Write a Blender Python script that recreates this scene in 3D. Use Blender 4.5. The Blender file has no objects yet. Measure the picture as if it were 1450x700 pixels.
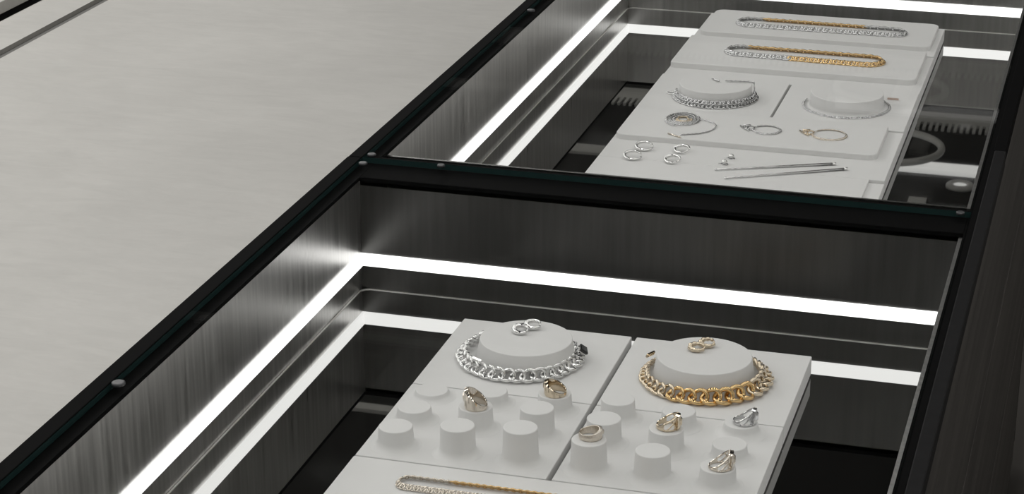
import bpy, bmesh, math, random
from mathutils import Vector, Matrix
PI = math.pi
S = bpy.context.scene
COL = S.collection
random.seed(4)

# ------------------------------------------------------------------ camera
ZC = 1.75                                   # camera height; h below = depth under the camera
PITCH, YAW = math.radians(20.5615), math.radians(-15.9429)
fw = Vector((math.sin(YAW) * math.cos(PITCH), math.cos(YAW) * math.cos(PITCH), -math.sin(PITCH)))
rt = Vector((math.cos(YAW), -math.sin(YAW), 0))
up = rt.cross(fw)
cam = bpy.data.cameras.new('camera')
co = bpy.data.objects.new('camera', cam)
COL.objects.link(co)
co.matrix_world = Matrix(((rt.x, up.x, -fw.x, 0), (rt.y, up.y, -fw.y, 0), (rt.z, up.z, -fw.z, ZC), (0, 0, 0, 1)))
cam.sensor_width = 36
cam.lens = 3138.145 * 36 / 1450
cam.clip_start = 0.05
S.camera = co

# ------------------------------------------------------------------ world, lights, exposure
w = bpy.data.worlds.new('world'); S.world = w; w.use_nodes = True
w.node_tree.nodes['Background'].inputs[0].default_value = (1, .99, .97, 1)
w.node_tree.nodes['Background'].inputs[1].default_value = 0.15
S.view_settings.view_transform = 'Standard'
S.view_settings.look = 'None'
S.view_settings.exposure = 0.13
S.view_settings.gamma = 1.0
S.view_settings.use_curve_mapping = False
S.cycles.use_denoising = True
S.cycles.max_bounces = 10
S.cycles.transparent_max_bounces = 16


def area(name, loc, sx, sy, power, rot=(0, 0, 0), col=(1, .985, .955)):
    l = bpy.data.lights.new(name, 'AREA')
    l.shape = 'RECTANGLE'; l.size = sx; l.size_y = sy; l.energy = power; l.color = col
    o = bpy.data.objects.new(name, l); COL.objects.link(o)
    o.location = loc; o.rotation_euler = rot
    return o


area('added_softbox_light', (-4.0, 7.0, 3.05), 1.9, 14.0, 228)  # unseen area light added to brighten the floor and trays evenly
for k in range(5):                          # unseen strip lights added overhead, spaced so the metals reflect dark gaps
    area('added_strip_light', (-2.3 + .85 * k, 1.0, 3.05), .22, 7.2, 17)
LED = 1.6                                   # radiance of the case's own light strips

# ------------------------------------------------------------------ materials
MATS = {}


def mat(name, base=(.5, .5, .5), rough=.5, metal=0.0, spec=.5, emit=None, es=0, coat=0):
    m = bpy.data.materials.new(name); m.use_nodes = True
    b = m.node_tree.nodes['Principled BSDF']
    b.inputs['Base Color'].default_value = (*base, 1)
    b.inputs['Roughness'].default_value = rough
    b.inputs['Metallic'].default_value = metal
    b.inputs['Specular IOR Level'].default_value = spec
    b.inputs['Coat Weight'].default_value = coat
    if emit:
        b.inputs['Emission Color'].default_value = (*emit, 1)
        b.inputs['Emission Strength'].default_value = es
    MATS[name] = m
    return m


def noise_setup(m, scale, stretch=(1, 1, 1), lo=.9, hi=1.1, detail=4, bump=0.0, rlo=None, rhi=None, bdist=.001, dist=0.0):
    """procedural colour variation (multiplies base), optional bump and roughness variation"""
    nt = m.node_tree; N = nt.nodes; L = nt.links; b = N['Principled BSDF']
    tc = N.new('ShaderNodeTexCoord'); mp = N.new('ShaderNodeMapping')
    mp.inputs['Scale'].default_value = stretch
    g = N.new('ShaderNodeNewGeometry')
    L.new(g.outputs['Position'], mp.inputs['Vector'])
    n = N.new('ShaderNodeTexNoise'); n.inputs['Scale'].default_value = scale; n.inputs['Detail'].default_value = detail
    n.inputs['Distortion'].default_value = dist
    L.new(mp.outputs[0], n.inputs['Vector'])
    mr = N.new('ShaderNodeMapRange'); mr.inputs['From Min'].default_value = .25; mr.inputs['From Max'].default_value = .75
    mr.inputs['To Min'].default_value = lo; mr.inputs['To Max'].default_value = hi
    L.new(n.outputs['Fac'], mr.inputs['Value'])
    mx = N.new('ShaderNodeMix'); mx.data_type = 'RGBA'; mx.blend_type = 'MULTIPLY'; mx.inputs[0].default_value = 1
    mx.inputs['A'].default_value = b.inputs['Base Color'].default_value
    L.new(mr.outputs[0], mx.inputs['B'])
    L.new(mx.outputs['Result'], b.inputs['Base Color'])
    if rlo is not None:
        m2 = N.new('ShaderNodeMapRange'); m2.inputs['From Min'].default_value = .25; m2.inputs['From Max'].default_value = .75
        m2.inputs['To Min'].default_value = rlo; m2.inputs['To Max'].default_value = rhi
        L.new(n.outputs['Fac'], m2.inputs['Value']); L.new(m2.outputs[0], b.inputs['Roughness'])
    if bump:
        bp = N.new('ShaderNodeBump'); bp.inputs['Strength'].default_value = bump; bp.inputs['Distance'].default_value = bdist
        L.new(n.outputs['Fac'], bp.inputs['Height']); L.new(bp.outputs[0], b.inputs['Normal'])
    return m, n, mx


# floor: trowelled pale plaster with long sweeping marks
m = mat('pale_plaster', (.515, .506, .483), .62, spec=.3)
nt = m.node_tree; N = nt.nodes; L = nt.links; b = N['Principled BSDF']
g = N.new('ShaderNodeNewGeometry')
def ns(scale, st, detail, dist, rot=0):
    mp = N.new('ShaderNodeMapping'); mp.inputs['Scale'].default_value = st; mp.inputs['Rotation'].default_value = (0, 0, rot)
    L.new(g.outputs['Position'], mp.inputs['Vector'])
    n = N.new('ShaderNodeTexNoise'); n.inputs['Scale'].default_value = scale; n.inputs['Detail'].default_value = detail
    n.inputs['Distortion'].default_value = dist; n.inputs['Roughness'].default_value = .6
    L.new(mp.outputs[0], n.inputs['Vector']); return n
n1 = ns(2.2, (1, 1, 1), 5, .6); n2 = ns(6.0, (1, 3.2, 1), 6, 1.2, .35); n3 = ns(40, (1, 2.5, 1), 4, .4, .2)
def mrange(src, a, c):
    r = N.new('ShaderNodeMapRange'); r.inputs['From Min'].default_value = .3; r.inputs['From Max'].default_value = .7
    r.inputs['To Min'].default_value = a; r.inputs['To Max'].default_value = c; L.new(src, r.inputs['Value']); return r.outputs[0]
def mul(a, c):
    k = N.new('ShaderNodeMath'); k.operation = 'MULTIPLY'; L.new(a, k.inputs[0]); L.new(c, k.inputs[1]); return k.outputs[0]
fac = mul(mul(mrange(n1.outputs['Fac'], .955, 1.045), mrange(n2.outputs['Fac'], .955, 1.04)), mrange(n3.outputs['Fac'], .985, 1.015))
mx = N.new('ShaderNodeMix'); mx.data_type = 'RGBA'; mx.blend_type = 'MULTIPLY'; mx.inputs[0].default_value = 1
mx.inputs['A'].default_value = (.515, .506, .483, 1)
L.new(fac, mx.inputs['B']); L.new(mx.outputs['Result'], b.inputs['Base Color'])

noise_setup(mat('white_tray', (.705, .702, .697), .55, spec=.3), 60, lo=.985, hi=1.015, bump=.05, bdist=.0003)
noise_setup(mat('white_tray_side', (.66, .655, .64), .5, spec=.3), 60, lo=.97, hi=1.02)
mat('groove_grey', (.13, .127, .12), .7)
mat('recess', (.10, .10, .10), .6)
# case walls: dark brushed metal, vertical brushing
m = mat('brushed_metal', (.68, .67, .655), .28, metal=1)
noise_setup(m, 150, stretch=(1, 1, .05), lo=.80, hi=1.15, detail=6, bump=.15, bdist=.0003, rlo=.27, rhi=.36)
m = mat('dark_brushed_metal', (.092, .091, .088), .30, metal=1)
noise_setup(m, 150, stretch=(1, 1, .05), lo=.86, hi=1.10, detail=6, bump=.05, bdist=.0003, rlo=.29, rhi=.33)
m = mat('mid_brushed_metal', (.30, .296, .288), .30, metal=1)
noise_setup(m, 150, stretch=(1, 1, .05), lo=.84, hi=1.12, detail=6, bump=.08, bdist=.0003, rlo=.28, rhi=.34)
noise_setup(mat('black_metal', (.0030, .0030, .0031), .7, spec=.03), 90, lo=.8, hi=1.2)
noise_setup(mat('soft_black_rail', (.0075, .0075, .008), .6, spec=.10), 90, lo=.8, hi=1.2)
mat('mirror_floor', (.42, .42, .413), .012, metal=1)
mat('light_strip', (.1, .1, .1), .6, emit=(1, .995, .98), es=LED)
mat('silicone', (.05, .052, .055), .35, spec=.5)
noise_setup(mat('steel_lip', (.80, .79, .77), .45, metal=1), 60, lo=.9, hi=1.1)
# dark stained timber
m, n, _ = noise_setup(mat('dark_timber', (.050, .046, .042), .5, spec=.3), 11, stretch=(1, .10, 2.2), lo=.40, hi=1.5, detail=8, bump=.3, bdist=.0012, dist=1.2)
noise_setup(mat('ceiling_black', (.020, .020, .020), .8), 3, lo=.8, hi=1.2)
noise_setup(mat('wall_paint', (.66, .65, .63), .8), 3, lo=.95, hi=1.05)
mat('pale_glow', (.9, .9, .9), .5, emit=(1, .99, .97), es=.75)  # downlight lens glow; on the ceiling pipe, room light put into emission
mat('lamp_body', (.90, .90, .89), .4, emit=None)
mat('frame_grey', (.72, .72, .71), .5)
mat('silver', (.80, .80, .795), .07, metal=1)
mat('silver_fine', (.62, .62, .625), .14, metal=1)
mat('gold', (.74, .52, .26), .09, metal=1)
mat('pale_gold', (.72, .62, .48), .08, metal=1)
mat('champagne', (.72, .66, .58), .10, metal=1)
noise_setup(mat('frosted_gold', (.74, .68, .60), .34, metal=1), 900, lo=.8, hi=1.15, bump=.6, bdist=.0003)
mat('black_enamel', (.02, .02, .02), .15)
mat('rose_tag', (.62, .48, .42), .35, metal=.4)


def glass_material():
    m = bpy.data.materials.new('clear_glass'); m.use_nodes = True
    nt = m.node_tree; N = nt.nodes; L = nt.links; N.clear()
    out = N.new('ShaderNodeOutputMaterial'); mix = N.new('ShaderNodeMixShader')
    tr = N.new('ShaderNodeBsdfTransparent'); tr.inputs[0].default_value = (.985, .988, .986, 1)
    gl = N.new('ShaderNodeBsdfGlossy'); gl.inputs['Roughness'].default_value = 0.0
    ge = N.new('ShaderNodeNewGeometry')
    dot = N.new('ShaderNodeVectorMath'); dot.operation = 'DOT_PRODUCT'
    L.new(ge.outputs['Normal'], dot.inputs[0]); L.new(ge.outputs['Incoming'], dot.inputs[1])
    ab = N.new('ShaderNodeMath'); ab.operation = 'ABSOLUTE'; L.new(dot.outputs['Value'], ab.inputs[0])
    om = N.new('ShaderNodeMath'); om.operation = 'SUBTRACT'; om.inputs[0].default_value = 1; L.new(ab.outputs[0], om.inputs[1])
    pw = N.new('ShaderNodeMath'); pw.operation = 'POWER'; L.new(om.outputs[0], pw.inputs[0]); pw.inputs[1].default_value = 5
    ma = N.new('ShaderNodeMath'); ma.operation = 'MULTIPLY_ADD'; L.new(pw.outputs[0], ma.inputs[0])
    ma.inputs[1].default_value = .16; ma.inputs[2].default_value = .006
    L.new(ma.outputs[0], mix.inputs[0]); L.new(tr.outputs[0], mix.inputs[1]); L.new(gl.outputs[0], mix.inputs[2])
    L.new(mix.outputs[0], out.inputs[0])
    MATS['clear_glass'] = m


glass_material()
mat('glass_edge', (.014, .034, .033), .2, spec=.4)

# ------------------------------------------------------------------ helpers


def obj(name, bm, m, parent=None, smooth=False, kind=None):
    me = bpy.data.meshes.new(name)
    bmesh.ops.recalc_face_normals(bm, faces=bm.faces)
    bm.to_mesh(me); bm.free()
    for mm in (m if isinstance(m, (list, tuple)) else [m]):
        me.materials.append(MATS[mm])
    if smooth:
        for p in me.polygons:
            p.use_smooth = True
    o = bpy.data.objects.new(name, me); COL.objects.link(o)
    if parent is not None:
        o.parent = parent
    if kind:
        o['kind'] = kind
    return o


def thing(name, label, cat, loc=(0, 0, 0), group=None, rotz=0):
    o = bpy.data.objects.new(name, None); COL.objects.link(o)
    o.location = loc; o.rotation_euler = (0, 0, rotz); o.empty_display_size = .02
    o['label'] = label; o['category'] = cat
    if group:
        o['group'] = group
    return o


def bx(bm, x0, x1, y0, y1, z0, z1, mi=0):
    v = [bm.verts.new(p) for p in ((x0, y0, z0), (x1, y0, z0), (x1, y1, z0), (x0, y1, z0), (x0, y0, z1), (x1, y0, z1), (x1, y1, z1), (x0, y1, z1))]
    fs = [bm.faces.new([v[i] for i in q]) for q in ((3, 2, 1, 0), (4, 5, 6, 7), (0, 1, 5, 4), (1, 2, 6, 5), (2, 3, 7, 6), (3, 0, 4, 7))]
    for f in fs:
        f.material_index = mi
    return fs


def box(name, x0, x1, y0, y1, z0, z1, m, parent=None, bev=0, kind=None, seg=2):
    bm = bmesh.new(); bx(bm, x0, x1, y0, y1, z0, z1)
    if bev:
        bmesh.ops.bevel(bm, geom=list(bm.edges), offset=bev, segments=seg, affect='EDGES', profile=.5)
    return obj(name, bm, m, parent, kind=kind)


def rr(x0, x1, y0, y1, r, n=7):
    """rounded rectangle outline, radii (sw, se, ne, nw)"""
    if not isinstance(r, (tuple, list)):
        r = (r,) * 4
    pts = []
    for (cx, cy, rad, a0) in ((x0 + r[0], y0 + r[0], r[0], PI), (x1 - r[1], y0 + r[1], r[1], 1.5 * PI), (x1 - r[2], y1 - r[2], r[2], 0), (x0 + r[3], y1 - r[3], r[3], .5 * PI)):
        for k in range(n):
            a = a0 + .5 * PI * k / (n - 1)
            pts.append((cx + rad * math.cos(a), cy + rad * math.sin(a)))
    return pts


def prism(bm, outline, z0, z1, ch=0.0):
    """vertical prism; the top edge softened with a small round of size ch"""
    n = len(outline)
    cx = sum(p[0] for p in outline) / n; cy = sum(p[1] for p in outline) / n
    def ring(z, inset):
        out = []
        for i, p in enumerate(outline):
            a = outline[i - 1]; c = outline[(i + 1) % n]
            tx, ty = c[0] - a[0], c[1] - a[1]; l = math.hypot(tx, ty) or 1
            out.append(bm.verts.new((p[0] - ty / l * inset, p[1] + tx / l * inset, z)))
        return out
    rings = [ring(z0, 0)]
    if ch:
        for k in range(4):
            a = .5 * PI * k / 3
            rings.append(ring(z1 - ch + ch * math.sin(a), ch * (1 - math.cos(a))))
    else:
        rings.append(ring(z1, 0))
    for a, c in zip(rings, rings[1:]):
        for i in range(n):
            bm.faces.new((a[i], a[(i + 1) % n], c[(i + 1) % n], c[i]))
    bm.faces.new(rings[0][::-1]); bm.faces.new(rings[-1])


def lathe(bm, prof, n=48, cx=0, cy=0, cap=True):
    rings = []
    for r, z in prof:
        rings.append([bm.verts.new((cx + r * math.cos(2 * PI * i / n), cy + r * math.sin(2 * PI * i / n), z)) for i in range(n)])
    for a, c in zip(rings, rings[1:]):
        for i in range(n):
            f = bm.faces.new((a[i], a[(i + 1) % n], c[(i + 1) % n], c[i])); f.smooth = True
    if cap:
        bm.faces.new(rings[0][::-1]); bm.faces.new(rings[-1])


def tube(bm, pts, r, n=8, closed=False):
    """round tube along points, r a number or a list"""
    pts = [Vector(p) for p in pts]; m_ = len(pts)
    rings = []; prev = None
    for i, p in enumerate(pts):
        if closed:
            t = pts[(i + 1) % m_] - pts[i - 1]
        else:
            t = pts[min(i + 1, m_ - 1)] - pts[max(i - 1, 0)]
        t.normalize()
        if prev is None:
            u = t.cross(Vector((0, 0, 1)))
            if u.length < .05:
                u = t.cross(Vector((1, 0, 0)))
        else:
            u = prev - t * prev.dot(t)
        u.normalize(); prev = u; v = t.cross(u)
        rad = r[i] if isinstance(r, (list, tuple)) else r
        rings.append([bm.verts.new(p + (u * math.cos(2 * PI * k / n) + v * math.sin(2 * PI * k / n)) * rad) for k in range(n)])
    cnt = m_ if closed else m_ - 1
    for i in range(cnt):
        a = rings[i]; c = rings[(i + 1) % m_]
        # align closed seam
        off = 0
        if closed and i == m_ - 1:
            off = min(range(n), key=lambda k: (a[0].co - c[k].co).length)
        for k in range(n):
            f = bm.faces.new((a[k], a[(k + 1) % n], c[(k + 1 + off) % n], c[(k + off) % n])); f.smooth = True
    if not closed:
        bm.faces.new(rings[0][::-1]); bm.faces.new(rings[-1])


def H(h):
    return ZC - h


# ------------------------------------------------------------------ room shell
fl = bpy.data.objects.new('floor', None); COL.objects.link(fl); fl['kind'] = 'structure'
box('plaster_slab', -3.142, -.80, -3, 16, -.1, 0, 'pale_plaster', fl)
box('plaster_slab', -3.345, -3.185, -3, 16, -.1, .000, 'pale_plaster', fl)
box('groove_base', -3.185, -3.142, -3, 16, -.1, -.014, 'groove_grey', fl)
box('subfloor', -8, -3.345, -3, 16, -.1, -.03, 'recess', fl)
for i in range(14):
    x0 = -.80 + i * .16
    box('floorboard', x0 + .0015, x0 + .1585, -3, 16, -.1, 0, 'dark_timber', fl, bev=.001, seg=1)
box('trim_1', -3.455, -3.362, -3, 16, .012, .05, 'pale_plaster', kind='structure', bev=.002)
box('trim_2', -8.0, -3.468, -3, 16, .012, .09, 'pale_plaster', kind='structure', bev=.002)
box('wall_left', -8.1, -8.0, -3, 16, -.1, 3.3, 'wall_paint', kind='structure')
box('wall_right', 1.44, 1.54, -3, 16, -.1, 3.3, 'wall_paint', kind='structure')
box('wall_back', -8.1, 1.54, 16, 16.1, -.1, 3.3, 'wall_paint', kind='structure')
box('wall_front', -8.1, 1.54, -3.1, -3, -.1, 3.3, 'wall_paint', kind='structure')
box('ceiling', -8.1, 1.54, -3, 16, 3.2, 3.3, 'ceiling_black', kind='structure')

# ------------------------------------------------------------------ ceiling fittings (the polished case floor mirrors them)
def part_at(t, name, x0, x1, y0, y1, z0, z1, m, **k):
    lx, ly, lz = t.location
    return box(name, x0 - lx, x1 - lx, y0 - ly, y1 - ly, z0 - lz, z1 - lz, m, t, **k)
t = thing('ceiling_frame', 'ribbed grey frame under the black ceiling, mirrored in the case floor right of the far trays', 'ceiling frame', (-1.3, 8, 3.2))
beam = part_at(t, 'cross_beam', -3.4, .6, 10.80, 10.98, 3.185, 3.199, 'frame_grey')
part_at(t, 'cross_beam', -3.4, -1.7, 6.78, 6.83, 3.185, 3.199, 'frame_grey')
part_at(t, 'cross_beam', -3.4, -1.6, 9.86, 9.98, 3.185, 3.199, 'frame_grey')
part_at(t, 'junction_box', -.875, -.795, 9.44, 9.62, 3.18, 3.199, 'lamp_body')
part_at(t, 'cross_beam', -1.05, -.97, 10.12, 10.66, 3.185, 3.199, 'frame_grey')
for i in range(130):
    x = -3.38 + i * .0306
    part_at(t, 'rib', x, x + .015, 10.70, 10.80, 3.185, 3.199, 'frame_grey').parent = beam
t = thing('white_pipe', 'white tube mirrored in the case floor right of the far trays', 'lamp', (-.55, 10.02, 3.199))
bm = bmesh.new(); tube(bm, [(-.75, 0, -.030), (.9, 0, -.030)], .029, 16); obj('pipe', bm, 'pale_glow', t, smooth=True)  # emission stands in for room light falling on the white pipe
for x in (-.75, .9):
    box('end_cap', x - .02, x + .02, -.03, .03, -.06, 0, 'lamp_body', t)
for x, y, lab in ((-.671, 12.13, 'round white downlight mirrored close below the far light strip'), (-.669, 9.86, 'round white downlight mirrored below the white tube')):
    t = thing('downlight', lab, 'ceiling light', (x, y, 3.199), group='round downlights in the ceiling')
    bm = bmesh.new(); lathe(bm, [(.065, 0), (.065, -.012), (.058, -.02), (.036, -.02), (.032, -.008), (.032, -.001)], 32); obj('trim_ring', bm, 'lamp_body', t)
    bm = bmesh.new(); lathe(bm, [(.031, -.011), (.029, -.014), (.001, -.015)], 32); obj('lens', bm, 'pale_glow', t)
bm = bmesh.new()
tube(bm, [(-1.02 + .25 * math.cos(a), 9.93 + .25 * math.sin(a), 3.05) for a in [2 * PI * k / 48 for k in range(48)]], .017, 10, True)
o = obj('ring_lamp', bm, 'lamp_body'); o['label'] = 'thin white ring lamp mirrored beside the right edge of the far trays'; o['category'] = 'lamp'

# ------------------------------------------------------------------ display case
XL, XR = -.8187, -.1490                     # inner wall faces
XLO, XRO = -.849, -.1205                    # outer rim
XC = (XLO + XRO) / 2
case = thing('display_case', 'long black jewellery display case with glass tops and white light strips', 'display case', (XC, 2.35, 0))
def cb(name, x0, x1, y0, y1, ha, hb, m, parent=None, bev=0, **k):
    """box in world coordinates between depths ha (top) and hb (bottom), parented to the case"""
    return box(name, x0 - XC, x1 - XC, y0 - 2.35, y1 - 2.35, H(hb), H(ha), m, parent or case, bev, **k)
Y0, Y1 = 1.02, 3.66
# rim bars: left in two lengths meeting at the divider, right in two lengths with the visible joint
cb('rim_bar', XLO, -.8325, Y0, 2.2835, .799, .84, 'black_metal', bev=.0008)
cb('rim_bar', XLO + .0006, -.8325, 2.2845, Y1, .799, .84, 'black_metal', bev=.0008)
cb('rim_bar', -.1338, XRO, Y0, 2.509, .7985, .818, 'soft_black_rail', bev=.0012)
cb('rim_bar', -.1350, XRO - .0008, 2.5115, Y1, .7995, .818, 'black_metal', bev=.0008)
cb('rim_bar', -.8325, -.135, Y1 - .0165, Y1, .799, .84, 'black_metal', bev=.0008)
cb('rim_bar', -.8325, -.135, Y0, Y0 + .0165, .799, .84, 'black_metal', bev=.0008)
YA, YB = 1.075, 2.237                        # near cell
YC, YD = 2.335, 3.585                        # far cell
# ledges that carry the glass
GT, GB = .8000, .8060
cb('glass_ledge', -.8325, XL, Y0 + .0165, Y1 - .0165, GB + .0006, .811, 'black_metal')
cb('glass_ledge', -.1445, -.1340, Y0 + .0165, Y1 - .0165, GB + .0006, .811, 'black_metal')
cb('rim_filler', -.1410, -.1340, Y0 + .0165, Y1 - .0165, .8008, .8062, 'black_metal')
cb('divider_beam', XL, -.1445, YB, 2.312, GB + .0006, .817, 'black_metal', bev=.0008)
cb('glass_ledge', XL, -.1445, YD, Y1 - .0165, GB + .0006, .811, 'black_metal')
cb('glass_ledge', XL, -.1445, Y0 + .0165, YA, GB + .0006, .811, 'black_metal')


def glass(y0, y1):
    bm = bmesh.new()
    fs = bx(bm, -.8323 - XC, -.1412 - XC, y0 - 2.35, y1 - 2.35, H(GB), H(GT))
    for i, f in enumerate(fs):
        f.material_index = 0 if i < 2 else 1
    return obj('glass_top', bm, ['clear_glass', 'glass_edge'], case)


glass(Y0 + .017, 2.2862); glass(2.2880, Y1 - .017)


def cell(ya, yb, end):
    T = .004
    # upper walls
    for nm, a in (('wall_panel', (XL - T, XL, ya - T, yb + T)), ('wall_panel', (XR, XR + T, ya - T, yb + T)),
                  ('wall_panel', (XL, XR, yb, yb + T)), ('wall_panel', (XL, XR, ya - T, ya))):
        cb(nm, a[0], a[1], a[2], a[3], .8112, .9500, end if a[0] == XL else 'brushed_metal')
    # polished floor plate with rounded corners and a fine turned-up lip
    cb('floor_pan', XL, XR, ya, yb, .9440, .9500, 'black_metal')
    e = .0004
    bm = bmesh.new(); prism(bm, rr(XL + e - XC, XR - e - XC, ya + e - 2.35, yb - e - 2.35, .011, 8), H(.9440), H(.9417))
    obj('mirror_floor', bm, 'mirror_floor', case)
    bm = bmesh.new()
    out = rr(XL + e - XC, XR - e - XC, ya + e - 2.35, yb - e - 2.35, .011, 8)
    q = e + .0018
    inn = rr(XL + q - XC, XR - q - XC, ya + q - 2.35, yb - q - 2.35, .010, 8)
    zt, zb = H(.9409), H(.9440)
    R = [[bm.verts.new((p[0], p[1], z)) for p in q] for q, z in ((out, zt), (inn, zt), (inn, zb), (out, zb))]
    n = len(out)
    for a, c in ((0, 1), (1, 2), (2, 3), (3, 0)):
        for i in range(n):
            bm.faces.new((R[a][i], R[a][(i + 1) % n], R[c][(i + 1) % n], R[c][i]))
    obj('steel_lip', bm, 'steel_lip', case)
    # light strips, slightly proud of the metal, on the two long walls and the far wall
    P = .0028
    cb('light_strip', XL, XL + P, ya, yb - P, .8980, .9128, 'light_strip')
    cb('light_strip', XR - P, XR, ya, yb - P, .8980, .9128, 'light_strip')
    cb('light_strip', XL, XR, yb - P, yb, .8980, .9128, 'light_strip')


cell(YA, YB, 'dark_brushed_metal'); cell(YC, YD, 'mid_brushed_metal')
# carcass below and outside panels
cb('carcass', XLO + .004, XRO - .006, Y0 + .002, Y1 - .002, 1.0, 1.70, 'black_metal')
cb('side_panel', XLO, XLO + .004, Y0, Y1, .84, 1.70, 'dark_timber')
for ha, hb in ((.8185, 1.0775), (1.0820, 1.3970), (1.4020, 1.735)):
    cb('side_board', XRO - .006, XRO - .0005, Y0, Y1, ha, hb, 'dark_timber', bev=.0008)
cb('end_panel', XLO, XRO, Y0 - .004, Y0, .84, 1.70, 'dark_timber')
cb('end_panel', XLO, XRO, Y1, Y1 + .004, .84, 1.70, 'dark_timber')
cb('plinth', XLO + .02, XRO - .006, Y0 + .03, Y1 - .03, 1.70, 1.75, 'black_metal')
# glass pads
for (x, y, r) in ((-.8245, 1.623, .0062), (-.824, 2.295, .005), (-.823, 2.262, .005), (-.735, 2.279, .0045), (-.8245, 2.985, .0055), (-.152, 2.279, .0045)):
    bm = bmesh.new(); lathe(bm, [(r, 0), (r, .0022), (r * .8, .0028), (r * .45, .0024)], 20, x - XC, y - 2.35)
    bmesh.ops.translate(bm, verts=bm.verts, vec=(0, 0, H(GT)))
    obj('glass_pad', bm, 'silicone', case)

# ------------------------------------------------------------------ trays
HT = .919; Z_T = H(.919)  # tray and jewellery coordinates below were scaled about the camera to this depth


def upper(t, x0, x1, y0, y1, ha=.919, hb=.9385, name='plate', ch=.0010, r=.0012, m='white_tray'):
    lx, ly, lz = t.location
    bm = bmesh.new(); prism(bm, rr(x0 - lx, x1 - lx, y0 - ly, y1 - ly, r), H(hb) - lz, H(ha) - lz, ch)
    return obj(name, bm, m, t)


def foot(t, x0, x1, y0, y1):
    lx, ly, lz = t.location
    box('foot', x0 - lx + .004, x1 - lx - .004, y0 - ly + .004, y1 - ly - .004, H(.9409) - lz, H(.9385) - lz, 'recess', t)


def fillet_disc(t, name, x, y, z0, z1, r, rb, fil, n=56, e=.0010):
    """flat-topped round block whose foot flares softly into the tray"""
    lx, ly, lz = t.location; bm = bmesh.new()
    prof = [(rb + fil * 1.15, z0 - .0004)]
    fh = min(fil, (z1 - z0) * .6)
    for k in range(9):
        a = .5 * PI * k / 8
        prof.append((rb + fil * (1 - math.sin(a)), z0 + .00005 + fh * (1 - math.cos(a))))
    for k in range(5):
        a = .5 * PI * k / 4
        prof.append((r - e + e * math.cos(a), z1 - e + e * math.sin(a)))
    prof += [(r - e - .0006, z1), (r * .5, z1), (r * .05, z1)]
    lathe(bm, [(p[0], p[1] - lz) for p in prof], n, x - lx, y - ly)
    return obj(name, bm, 'white_tray', t)


XA, XB, XM0, XM1 = -.6621, -.2828, -.4753, -.4701

tS = thing('display_tray', 'white tray with round riser and silver chain necklace, back left of the near cell', 'tray', (-.5687, 2.0394, H(.9409)))
upper(tS, XA, XM0, 1.9509, 2.1293); foot(tS, XA, XM0, 1.9509, 2.1293)
fillet_disc(tS, 'round_riser', -.5670, 2.0384, Z_T, H(.8941), .0482, .0512, .0080)
tG = thing('display_tray', 'white tray with round riser and gold chain necklace, back right of the near cell', 'tray', (-.3764, 2.0394, H(.9409)))
upper(tG, XM1, XB, 1.9509, 2.1293); foot(tG, XM1, XB, 1.9509, 2.1293)
fillet_disc(tG, 'round_riser', -.3798, 2.0404, Z_T, H(.8926), .0484, .0512, .0080)

PEG = {'left': [], 'right': []}        # peg top heights, front row first, left to right
tP = thing('display_tray', 'white ring tray with nine pegs and two rings, left of the dark slot', 'tray', (-.5687, 1.8624, H(.9409)))
upper(tP, XA, XM0, 1.7779, 1.9490); foot(tP, XA, XM0, 1.7779, 1.9490)
for (x, y, h) in ((-.6316, 1.8087, .8989), (-.5700, 1.8087, .8902), (-.5084, 1.8087, .8844),
                  (-.6325, 1.8673, .9048), (-.5700, 1.8673, .8962), (-.5084, 1.8673, .8902),
                  (-.6335, 1.9260, .9122), (-.5719, 1.9260, .9057), (-.5064, 1.9260, .8999)):
    PEG['left'].append(H(h))
    fillet_disc(tP, 'peg', x, y, Z_T, H(h), .0164, .0172, .0075, 40)
tQ = thing('display_tray', 'white ring tray with nine pegs and four rings, right of the dark slot', 'tray', (-.3764, 1.8624, H(.9409)))
upper(tQ, XM1, XB, 1.7779, 1.9490); foot(tQ, XM1, XB, 1.7779, 1.9490)
for (x, y, h) in ((-.4424, 1.8087, .8882), (-.3818, 1.8087, .8916), (-.3207, 1.8087, .8994),
                  (-.4424, 1.8673, .8929), (-.3818, 1.8673, .8955), (-.3207, 1.8673, .9038),
                  (-.4424, 1.9260, .8984), (-.3818, 1.9260, .9034), (-.3207, 1.9260, .9078)):
    PEG['right'].append(H(h))
    fillet_disc(tQ, 'peg', x, y, Z_T, H(h), .0164, .0172, .0075, 40)
tR = thing('display_tray', 'flat white tray with a two-tone chain at the bottom edge of the photo', 'tray', (-.4722, 1.6718, H(.9409)))
upper(tR, XA - .0005, XB, 1.5672, 1.7759); foot(tR, XA, XB, 1.5672, 1.7759)

# far cell
FA, FB = -.6594, -.2801
def ftray(label, x, y):
    return thing('display_tray', label, 'tray', (x, y, H(.9409)))
t1 = ftray('white stepped tray with the two longest chains at the far end', -.4693, 3.3240)
upper(t1, FA, FB, 3.3358, 3.5060, .9200); upper(t1, FA, FB - .0, 3.1300, 3.3343, .9215); foot(t1, FA, FB, 3.1300, 3.5060)
upper(t1, FA + .0090, -.2889, 3.3610, 3.5045, .9125, .9200, 'raised_board', .0015, (.0117, .0137, .0137, .0156))
upper(t1, FA + .0015, -.2904, 3.1716, 3.3330, .9125, .9215, 'raised_board', .0015, (.0059, .0137, .0039, .0020))
t2 = ftray('white tray with round riser and silver multi-strand bracelet in the far cell', -.5636, 3.0307)
upper(t2, FA, -.4683, 2.9374, 3.1285); foot(t2, FA, -.4683, 2.9374, 3.1285)
fillet_disc(t2, 'round_riser', -.5607, 3.0288, Z_T, H(.8985), .0518, .0528, .0050)
t3 = ftray('white tray with bare round riser ringed by a thin chain in the far cell', -.3720, 3.0307)
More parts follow.
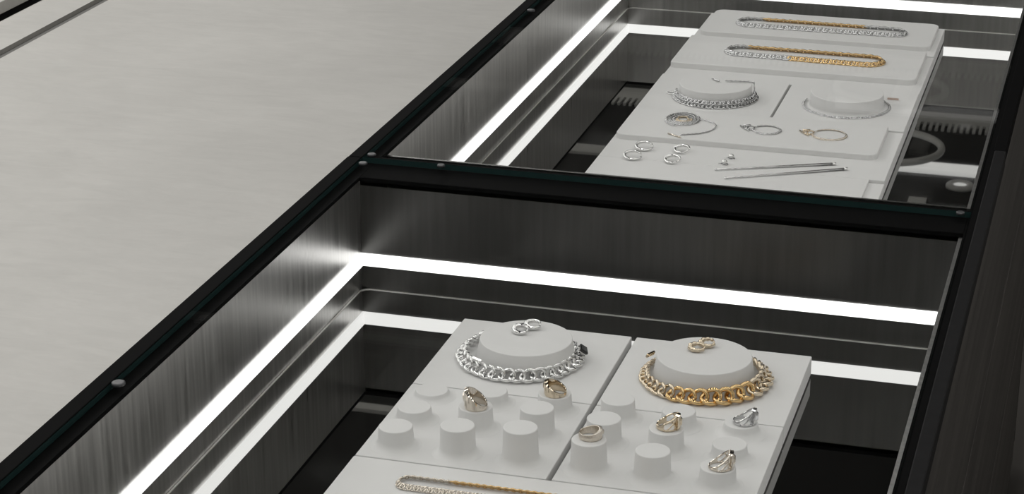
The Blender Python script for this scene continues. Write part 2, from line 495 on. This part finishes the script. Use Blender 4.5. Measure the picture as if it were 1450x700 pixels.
upper(t3, -.4646, FB, 2.9374, 3.1285); foot(t3, -.4646, FB, 2.9374, 3.1285)
fillet_disc(t3, 'round_riser', -.3725, 3.0356, Z_T, H(.8985), .0513, .0523, .0050)
t4 = ftray('white tray with raised rounded board holding three fine bracelets', -.4693, 2.8352)
upper(t4, FA, FB, 2.7257, 2.9359, .9210); foot(t4, FA, FB, 2.7257, 2.9359)
upper(t4, FA + .0040, -.3008, 2.8030, 2.9345, .9130, .9210, 'raised_board', .0016, (.0117, .0137, .0012, .0012))
t5 = ftray('white tray with hoops, studs and bar earrings beside the glass divide', -.4693, 2.5419)
upper(t5, FA, FB, 2.3659, 2.7242, .9250); foot(t5, FA, FB, 2.3659, 2.7242)
upper(t5, FA, -.3001, 2.3757, 2.7252, .9210, .9250, 'raised_board', .0008, .0012)
ZB = H(.9125); ZB4 = H(.9130)

# ------------------------------------------------------------------ jewellery helpers


def link_mesh(bm, M, a, b, r, n=14, k=7, saddle=0.0, bidx=0):
    """one oval chain link of half length a, half width b, wire r, twisted like a curb link"""
    pts = []
    for i in range(n):
        th = 2 * PI * i / n
        pts.append(M @ Vector((a * math.cos(th), b * math.sin(th), saddle * math.sin(2 * th))))
    tube(bm, pts, r, k, True)


def frames(path, step, closed):
    """evenly spaced (point, tangent) along a dense polyline"""
    P = [Vector(p) for p in path]
    if closed:
        P.append(P[0])
    acc = [0]
    for a, b in zip(P, P[1:]):
        acc.append(acc[-1] + (b - a).length)
    T = acc[-1]; n = max(2, int(round(T / step))); out = []
    for i in range(n):
        s = T * (i + (0 if closed else .5)) / n
        j = 0
        while j < len(acc) - 2 and acc[j + 1] < s:
            j += 1
        f = (s - acc[j]) / max(1e-9, acc[j + 1] - acc[j])
        out.append((P[j].lerp(P[j + 1], f), (P[j + 1] - P[j]).normalized(), s / T))
    return out


def mframe(p, t, roll):
    z = Vector((0, 0, 1)); z = (z - t * z.dot(t)).normalized(); y = z.cross(t)
    c, s = math.cos(roll), math.sin(roll)
    y2 = y * c + z * s; z2 = -y * s + z * c
    return Matrix(((t.x, y2.x, z2.x, p.x), (t.y, y2.y, z2.y, p.y), (t.z, y2.z, z2.z, p.z), (0, 0, 0, 1)))


def fine_chain(t, path, step, b, r, mfun, closed=True, roll=.55, names=None, k=5, n=9, ratio=.78):
    """fine chain as one stuff part per metal; mfun(fraction)->material"""
    groups = {}
    lx = t.location
    for i, (p, tg, f) in enumerate(frames(path, step, closed)):
        m = mfun(f)
        bm = groups.setdefault(m, bmesh.new())
        M = mframe(p - Vector(lx), tg, roll if i % 2 else roll + .25)
        link_mesh(bm, M @ Matrix.Rotation(.18, 4, 'Z'), step * ratio, b, r, n, k)
    for m, bm in groups.items():
        nm = {'gold': 'gold_links', 'pale_gold': 'pale_gold_links', 'champagne': 'champagne_links'}.get(m, 'silver_links')
        obj(nm, bm, m, t, smooth=True, kind='stuff')


def loop_path(x0, x1, yc0, yc1, hw0, hw1, z, n=30, skew=0):
    """long flattened loop from (x0,yc0) to (x1,yc1)"""
    pts = []
    L_ = x1 - x0
    for i in range(n):
        f = i / n; x = x0 + hw0 + (L_ - hw0 - hw1) * f; pts.append((x, yc0 + (yc1 - yc0) * f - (hw0 + (hw1 - hw0) * f), z))
    for i in range(10):
        a = -PI / 2 + PI * i / 10; pts.append((x1 - hw1 + hw1 * math.cos(a), yc1 + hw1 * math.sin(a), z))
    for i in range(n):
        f = 1 - i / n; x = x0 + hw0 + (L_ - hw0 - hw1) * f; pts.append((x, yc0 + (yc1 - yc0) * f + (hw0 + (hw1 - hw0) * f), z))
    for i in range(10):
        a = PI / 2 + PI * i / 10; pts.append((x0 + hw0 + hw0 * math.cos(a), yc0 + hw0 * math.sin(a), z))
    return pts


# ------------------------------------------------------------------ chunky necklaces round the near risers
def chunky(label, cx, cy, R, mfun, sizefun, a0, step_deg_fun, tilt, zc):
    t = thing('chain_necklace', label, 'necklace', (cx, cy, Z_T))
    ang = a0; i = 0
    end = a0 + 2 * PI
    while ang < end - .02:
        s = sizefun(ang % (2 * PI))
        d = step_deg_fun(s)
        mid = ang + d / 2
        a, b, r = s * .86, s * .66, s * .215
        rad = R + .0005 * math.sin(i * 2.1)
        tg = Vector((-math.sin(mid), math.cos(mid), 0))
        lean = tilt + .07 * math.sin(i * 1.7)
        # outward side down, inner side leaning up the riser
        hz = b * math.sin(abs(lean)) + r + .0002
        p = Vector((rad * math.cos(mid), rad * math.sin(mid), hz))
        bm = bmesh.new()
        M = mframe(p, tg, lean) @ Matrix.Rotation(.30, 4, 'Z')
        link_mesh(bm, M, a, b, r, 20, 8, saddle=r * 1.1)
        # keep the lowest point on the tray
        lo = min(v.co.z for v in bm.verts)
        bmesh.ops.translate(bm, verts=bm.verts, vec=(0, 0, .0002 - lo))
        obj('link', bm, mfun(mid % (2 * PI)), t, smooth=True)
        ang += d; i += 1
    return t


def step_for(R):
    return lambda s: s * 1.16 / R


RS = .0600
nS = chunky('chunky polished silver curb chain necklace around the left round riser', -.5735, 2.0400, RS,
            lambda a: 'silver', lambda a: .0094, PI * .5, step_for(RS), .72, 0)
# clasp and tag of the silver chain
bm = bmesh.new(); bx(bm, -.0045, .0045, -.0075, .0075, 0, .0035); bmesh.ops.bevel(bm, geom=list(bm.edges), offset=.0008, segments=2, affect='EDGES')
bmesh.ops.transform(bm, matrix=Matrix.Translation((.0635, .012, .0115)) @ Matrix.Rotation(math.radians(18), 4, 'Z') @ Matrix.Rotation(.6, 4, 'Y'), verts=bm.verts)
obj('clasp', bm, 'black_enamel', nS)['label'] = 'dark box clasp'
bm = bmesh.new(); bx(bm, -.0065, .0065, -.0012, .0012, 0, .004); bmesh.ops.bevel(bm, geom=list(bm.edges), offset=.0005, segments=2, affect='EDGES')
bmesh.ops.transform(bm, matrix=Matrix.Translation((-.032, -.0475, .013)) @ Matrix.Rotation(-.55, 4, 'Z') @ Matrix.Rotation(.5, 4, 'X'), verts=bm.verts)
obj('tag', bm, 'silver', nS)['label'] = 'flat bright tag'


def gsize(a):
    # small links at the left, large at the front and right
    d = math.degrees(a)
    k = .5 + .5 * math.cos(math.radians(d - 320))
    return .0066 + .0050 * k
RG = .0612
nG = chunky('chunky gold curb chain necklace with graduated links around the right round riser', -.3787, 2.0405, RG,
            lambda a: 'gold' if 248 < math.degrees(a) < 335 else 'pale_gold', gsize, PI * .94, step_for(RG), .72, 0)
bm = bmesh.new(); bx(bm, -.006, .006, -.0012, .0012, 0, .005); bmesh.ops.bevel(bm, geom=list(bm.edges), offset=.0005, segments=2, affect='EDGES')
bmesh.ops.transform(bm, matrix=Matrix.Translation((-.061, .014, .013)) @ Matrix.Rotation(1.1, 4, 'Z') @ Matrix.Rotation(.5, 4, 'X'), verts=bm.verts)
obj('tag', bm, 'pale_gold', nG)['label'] = 'flat end tag'

# ------------------------------------------------------------------ small hoop earrings on the near risers


def c_hoop(name, label, group, x, y, z, R, r, m, rot, tilt, squash=.8, knots=False):
    t = thing(name, label, 'earring', (x, y, z), group, rot)
    pts = []; rad = []
    for i in range(26):
        a = math.radians(25) + math.radians(310) * i / 25
        pts.append(Vector((R * math.cos(a), R * squash * math.sin(a), 0)))
        rad.append(r * (.62 + .55 * math.sin(PI * i / 25) + (.22 * math.sin(i * 1.9) if knots else 0)))
    M = Matrix.Rotation(tilt, 3, 'X')
    pts = [M @ p for p in pts]
    lo = min(p.z - q for p, q in zip(pts, rad))
    pts = [p + Vector((0, 0, -lo)) for p in pts]
    bm = bmesh.new(); tube(bm, pts, rad, 9); obj('hoop', bm, m, t, smooth=True)
    bm = bmesh.new(); tube(bm, [pts[0], (pts[0] + pts[-1]) / 2 + Vector((.0005, 0, .0006)), pts[-1]], r * .35, 6); obj('post', bm, m, t, smooth=True)
    return t


ZS, ZG = H(.8941), H(.8926)
c_hoop('hoop_earring', 'back one of two small silver hoops on the left round riser', 'silver hoops on the left riser', -.5666, 2.0648, ZS, .0076, .0025, 'silver', .2, .32)
c_hoop('hoop_earring', 'front one of two small silver hoops on the left round riser', 'silver hoops on the left riser', -.5754, 2.0492, ZS, .0076, .0025, 'silver', -.15, .32)
c_hoop('hoop_earring', 'back one of two knotted pale gold hoops on the right round riser', 'gold hoops on the right riser', -.3813, 2.0638, ZG, .0072, .0023, 'pale_gold', .5, .35, .75, True)
c_hoop('hoop_earring', 'front one of two knotted pale gold hoops on the right round riser', 'gold hoops on the right riser', -.3891, 2.0502, ZG, .0076, .0023, 'pale_gold', .1, .3, .7, True)

# ------------------------------------------------------------------ signet rings on the pegs


def signet(label, x, y, z, ang, Hd, m, wb=.0035, open_=True, R=.0088, pw=2.5, lean=0.0, head=1.0):
    """ring lying on its side: low band at the back of the finger, rising to a tall pointed head"""
    t = thing('finger_ring', label, 'ring', (x, y, z + .0001), 'rings on the pegs', ang)
    n = 48
    def g(th): return ((1 + math.cos(th)) / 2) ** pw
    def wd(th): return wb + (Hd - wb) * g(th)
    def ro(th): return R + .0013 + .0034 * head * g(th)
    bm = bmesh.new()
    rings = []
    for i in range(n):
        th = 2 * PI * i / n; c, s = math.cos(th), math.sin(th); w_ = wd(th); o_ = ro(th)
        sol = 0.0
        if open_ and g(th) > .12:
            pass
        prof = [(R, .0003), (R, w_ * .5), (R + .0002, w_ - .0002), (R + .0007, w_), (o_ - .0004, w_ * .97), (o_, w_ * .55), (o_ - .0003, w_ * .12), (o_ - .0009, 0), (R + .0004, 0)]
        rings.append([bm.verts.new((p[0] * c, p[0] * s, p[1])) for p in prof])
    skip = set()
    if open_:
        for i in range(n):
            th = 2 * PI * (i + .5) / n
            d = abs((math.degrees(th) + 180) % 360 - 180)
            if 28 < d < 100:
                skip.add(i)
    for i in range(n):
        if i in skip:
            continue
        a = rings[i]; c = rings[(i + 1) % n]
        for k in range(9):
            bm.faces.new((a[k], a[(k + 1) % 9], c[(k + 1) % 9], c[k]))
    for i in range(n):
        if i in skip and (i - 1) % n not in skip:
            bm.faces.new(rings[i])
        if i not in skip and (i - 1) % n in skip:
            bm.faces.new(rings[i][::-1])
    loose = [v for v in bm.verts if not v.link_faces]
    bmesh.ops.delete(bm, geom=loose, context='VERTS')
    band = obj('band', bm, m, t)
    if open_:
        # open shoulders: bottom wire, top wire and crossing struts
        for sgn in (-1, 1):
            def P(d, f):
                th = math.radians(d) * sgn; rr_ = (R + ro(th)) / 2
                return Vector((rr_ * math.cos(th), rr_ * math.sin(th), .0009 + (wd(th) - .0016) * f))
            bm = bmesh.new()
            tube(bm, [P(24 + 80 * k / 10, 0) for k in range(11)], .0010, 6)
            tube(bm, [P(24 + 80 * k / 10, 1) for k in range(11)], .0010, 6)
            tube(bm, [P(26 + 36 * k / 6, k / 6) for k in range(7)], .0008, 6)
            tube(bm, [P(26 + 60 * k / 6, 1 - k / 6) for k in range(7)], .0008, 6)
            obj('openwork', bm, m, t, smooth=True)
    # faceted face of the head
    bm = bmesh.new(); hr = ro(0); a = .0062 * head; hz = Hd / 2
    ring = [Vector((hr - .0022, a * .55 * math.cos(k * PI / 4 + PI / 8) * 1.6, hz + (hz - .0006) * math.sin(k * PI / 4 + PI / 8))) for k in range(8)]
    tip = [Vector((hr + .0012, p.y * .45, hz + (p.z - hz) * .45)) for p in ring]
    va = [bm.verts.new(p) for p in ring]; vb = [bm.verts.new(p) for p in tip]
    for k in range(8):
        bm.faces.new((va[k], va[(k + 1) % 8], vb[(k + 1) % 8], vb[k]))
    bm.faces.new(va[::-1]); bm.faces.new(vb)
    obj('head', bm, m, band)
    return t


def pz(side, i):
    return PEG[side][i]


signet('tall pale gold ring, steeply pointed, on the middle peg of the left tray', -.5670, 1.8634, pz('left', 4), math.radians(178), .0200, 'champagne', .0040, False, pw=1.1, head=.9)
signet('low pale gold ring on the back right peg of the left ring tray', -.5035, 1.9221, pz('left', 8), math.radians(170), .0140, 'pale_gold', .0040, False, pw=1.1, head=.8)
signet('small frosted champagne ring on the front left peg of the right ring tray', -.4429, 1.8116, pz('right', 0), math.radians(28), .0098, 'frosted_gold', .0062, False, pw=2.0, head=.7)
signet('dark-edged pale gold openwork ring on the middle peg of the right ring tray', -.3818, 1.8683, pz('right', 4), math.radians(5), .0150, 'pale_gold', .0040, True, pw=1.3)
signet('silver ring with tall faceted point on the back right peg of the right ring tray', -.3187, 1.9250, pz('right', 8), math.radians(0), .0165, 'silver_fine', .0032, True, pw=2.0)
signet('openwork ring with rosy tip on the front right peg of the right ring tray', -.3192, 1.8057, pz('right', 2), math.radians(12), .0170, 'champagne', .0028, True, pw=1.8)

# ------------------------------------------------------------------ long two-tone chains
t = thing('chain_necklace', 'silver and gold curb chain folded in a loop, cut by the bottom edge', 'necklace', (-.50, 1.77, Z_T))
fine_chain(t, loop_path(-.6032, -.3666, 1.7314, 1.7314, .0105, .0105, Z_T + .0030), .0034, .0026, .00085, lambda f: 'champagne' if (f < .46 and f < .30) or f > .86 else 'gold', roll=.7, k=6, n=10)
t = thing('chain_necklace', 'long silver chain with gold back strand, farthest on the trays', 'necklace', (-.48, 3.50, ZB))
fine_chain(t, loop_path(-.6013, -.3334, 3.4247, 3.4247, .0215, .0185, ZB + .0030), .0058, .0034, .0013, lambda f: 'gold' if .58 < f < .86 else 'silver_fine', roll=.6)
t = thing('chain_necklace', 'half gold half silver chain, second from the far end', 'necklace', (-.48, 3.33, ZB))
fine_chain(t, loop_path(-.5866, -.3471, 3.2517, 3.2478, .022, .024, ZB + .0032), .0058, .0036, .0014, lambda f: 'gold' if (.15 < f < .85) else 'silver_fine', roll=.6)

# ------------------------------------------------------------------ far risers
t = thing('bracelet', 'silver multi-strand chain bracelet wrapped round the left far riser with a clasp bar on top', 'bracelet', (-.5607, 3.0288, Z_T))
def arc(cx, cy, R, a0, a1, z, n=60, zf=None):
    return [(cx + R * math.cos(math.radians(a0 + (a1 - a0) * k / n)), cy + R * math.sin(math.radians(a0 + (a1 - a0) * k / n)), zf(k / n) if zf else z) for k in range(n + 1)]
for R, dz in ((.0562, .0042), (.0598, .0028), (.0572, .0078)):
    fine_chain(t, arc(-.5607, 3.0288, R, 185, 372, Z_T + dz), .0060, .0029, .0011, lambda f: 'silver_fine', closed=False)
fine_chain(t, [(-.5607 + .0555, 3.0405, Z_T + .004), (-.5607 + .0545, 3.0415, Z_T + .012), (-.5607 + .0535, 3.0425, Z_T + .0213), (-.5133, 3.0435, Z_T + .0225), (-.5475, 3.0386, Z_T + .0225)], .0030, .0012, .0005, lambda f: 'silver_fine', closed=False)
bm = bmesh.new(); tube(bm, [(-.0085, .016, .0225), (.004, .006, .0225)], .0012, 8); obj('clasp_bar', bm, 'silver_fine', t, smooth=True)
bm = bmesh.new(); tube(bm, [(-.0650 + .0050 * math.cos(a), -.001 + .0050 * math.sin(a), .0012) for a in [2 * PI * k / 20 for k in range(20)]], .0011, 7, True); obj('clasp_ring', bm, 'silver', t, smooth=True)
t = thing('bracelet', 'thin silver chain lying round the foot of the right far riser', 'bracelet', (-.3725, 3.0356, Z_T))
fine_chain(t, arc(-.3725, 3.0337, .0610, 165, 400, Z_T + .0014), .0040, .0017, .0008, lambda f: 'silver_fine', closed=False)
bm = bmesh.new(); bx(bm, .052, .068, .047, .050, .0005, .0025); obj('name_tag', bm, 'rose_tag', t)['label'] = 'small rosy bar tag'

# coiled pendant chain on the raised board
t = thing('chain_necklace', 'coiled silver chain with a trailing tail and toggle bar, left on the raised board', 'necklace', (-.5768, 2.8841, ZB4))
pts = []
for k in range(150):
    a = 2 * PI * k / 40; R = .006 + .0175 * k / 150
    pts.append((-.5778 + R * math.cos(a) * 1.08, 2.8870 + R * math.sin(a) * 1.35, ZB4 + .0016))
fine_chain(t, pts, .0036, .0017, .0007, lambda f: 'silver_fine' if f > .16 else 'pale_gold', closed=False)
tail = [(-.5543, 2.8919), (-.5446, 2.8890), (-.5348, 2.8821), (-.5289, 2.8714), (-.5289, 2.8567), (-.5338, 2.8421), (-.5436, 2.8303), (-.5553, 2.8235), (-.5670, 2.8176)]
fine_chain(t, [(p[0], p[1], ZB4 + .0010) for p in tail], .0028, .0010, .0005, lambda f: 'silver_fine', closed=False)
bm = bmesh.new(); tube(bm, [(-.008, -.066, .0012), (.012, -.079, .0012)], .0012, 8); obj('toggle_bar', bm, 'champagne', t, smooth=True)


def toggle_bracelet(label, cx, cy, R, m, side):
    t = thing('bracelet', label, 'bracelet', (cx, cy, ZB4))
    fine_chain(t, arc(cx, cy, R, 155, 505, ZB4 + .0012), .0030, .0012, .0006, lambda f: 'champagne' if m == 'pale_gold' else m, closed=False)
    bm = bmesh.new()
    tube(bm, [(-R - .003 + .0045 * math.cos(a), .0045 * math.sin(a), .0022 + .001 * math.sin(a)) for a in [2 * PI * k / 16 for k in range(16)]], .0011, 7, True)
    obj('toggle_ring', bm, m, t, smooth=True)
    bm = bmesh.new(); tube(bm, [(-R - .019, .008, .0015), (-R - .004, -.011, .0015)], .0011, 8); obj('toggle_bar', bm, m, t, smooth=True)
    bm = bmesh.new(); tube(bm, [(-R - .013, -.002, .0045), (-R - .004, .003, .0050)], [.0022, .0012], 7); obj('charm', bm, m, t, smooth=True)


toggle_bracelet('fine silver ring of chain with toggle clasp, middle of the raised board', -.4585, 2.8704, .0190, 'silver_fine', 0)
toggle_bracelet('fine gold-clasped ring of chain, right on the raised board', -.3730, 2.8714, .0230, 'pale_gold', 0)

# ------------------------------------------------------------------ earrings on the front far tray
ZE = H(.9210)


for x, y, rot, R, lab in ((-.6061, 2.7687, .35, .0115, 'back left broad silver hoop on the tray by the glass divide'),
                          (-.6120, 2.7257, .30, .0115, 'front left broad silver hoop on the tray by the glass divide'),
                          (-.5553, 2.7707, -.5, .0105, 'back right smaller broad silver hoop, second pair from the left'),
                          (-.5582, 2.7247, -.4, .0105, 'front right smaller broad silver hoop, second pair from the left')):
    c_hoop('hoop_earring', lab, 'broad silver hoops by the glass divide', x, y, ZE, R, .0020, 'silver', rot, .28, .85)


def stud(label, x, y):
    t = thing('stud_earring', label, 'earring', (x, y, ZE), 'silver studs by the bar earrings')
    bm = bmesh.new(); bmesh.ops.create_uvsphere(bm, u_segments=14, v_segments=8, radius=.0040)
    bmesh.ops.scale(bm, vec=(1, 1, .75), verts=bm.verts); bmesh.ops.translate(bm, verts=bm.verts, vec=(0, 0, .0036)); obj('bead', bm, 'silver', t, smooth=True)
    bm = bmesh.new(); lathe(bm, [(.0050, 0), (.0050, .0008), (.0030, .0010)], 18); obj('disc', bm, 'silver_fine', t)
    bm = bmesh.new(); tube(bm, [(-.003, 0, .0015), (-.0085, -.002, .0012)], .0005, 6); obj('post', bm, 'silver_fine', t)


stud('back one of two tiny silver studs above the bar earrings', -.4869, 2.7609)
stud('front one of two tiny silver studs above the bar earrings', -.4908, 2.7345)


def bar(label, a, b):
    A = Vector((*a, ZE + .0016)); B = Vector((*b, ZE + .0020)); t = thing('bar_earring', label, 'earring', tuple(A - Vector((0, 0, .0016))), 'long bar earrings by the glass divide')
    d = B - A; o_ = Vector((0, 0, .0016)); e = d.normalized()
    bm = bmesh.new(); tube(bm, [o_, o_ + d * .3, o_ + d * .97], [.0009, .0012, .0019], 8); obj('rod', bm, 'silver_fine', t, smooth=True)
    bm = bmesh.new(); tube(bm, [o_ + d * .97, o_ + d], [.0021, .0021], 10); obj('end_cap', bm, 'silver', t)
    bm = bmesh.new(); tube(bm, [o_ - e * .003, o_ - e * .001, o_], [.0008, .0017, .0011], 8); obj('bead', bm, 'silver', t, smooth=True)


bar('back one of the long thin silver bar earrings lying nearly side by side', (-.4957, 2.7062), (-.3500, 2.7717))
bar('front one of the long thin silver bar earrings, closest to the glass divide', (-.4771, 2.6759), (-.3324, 2.7550))
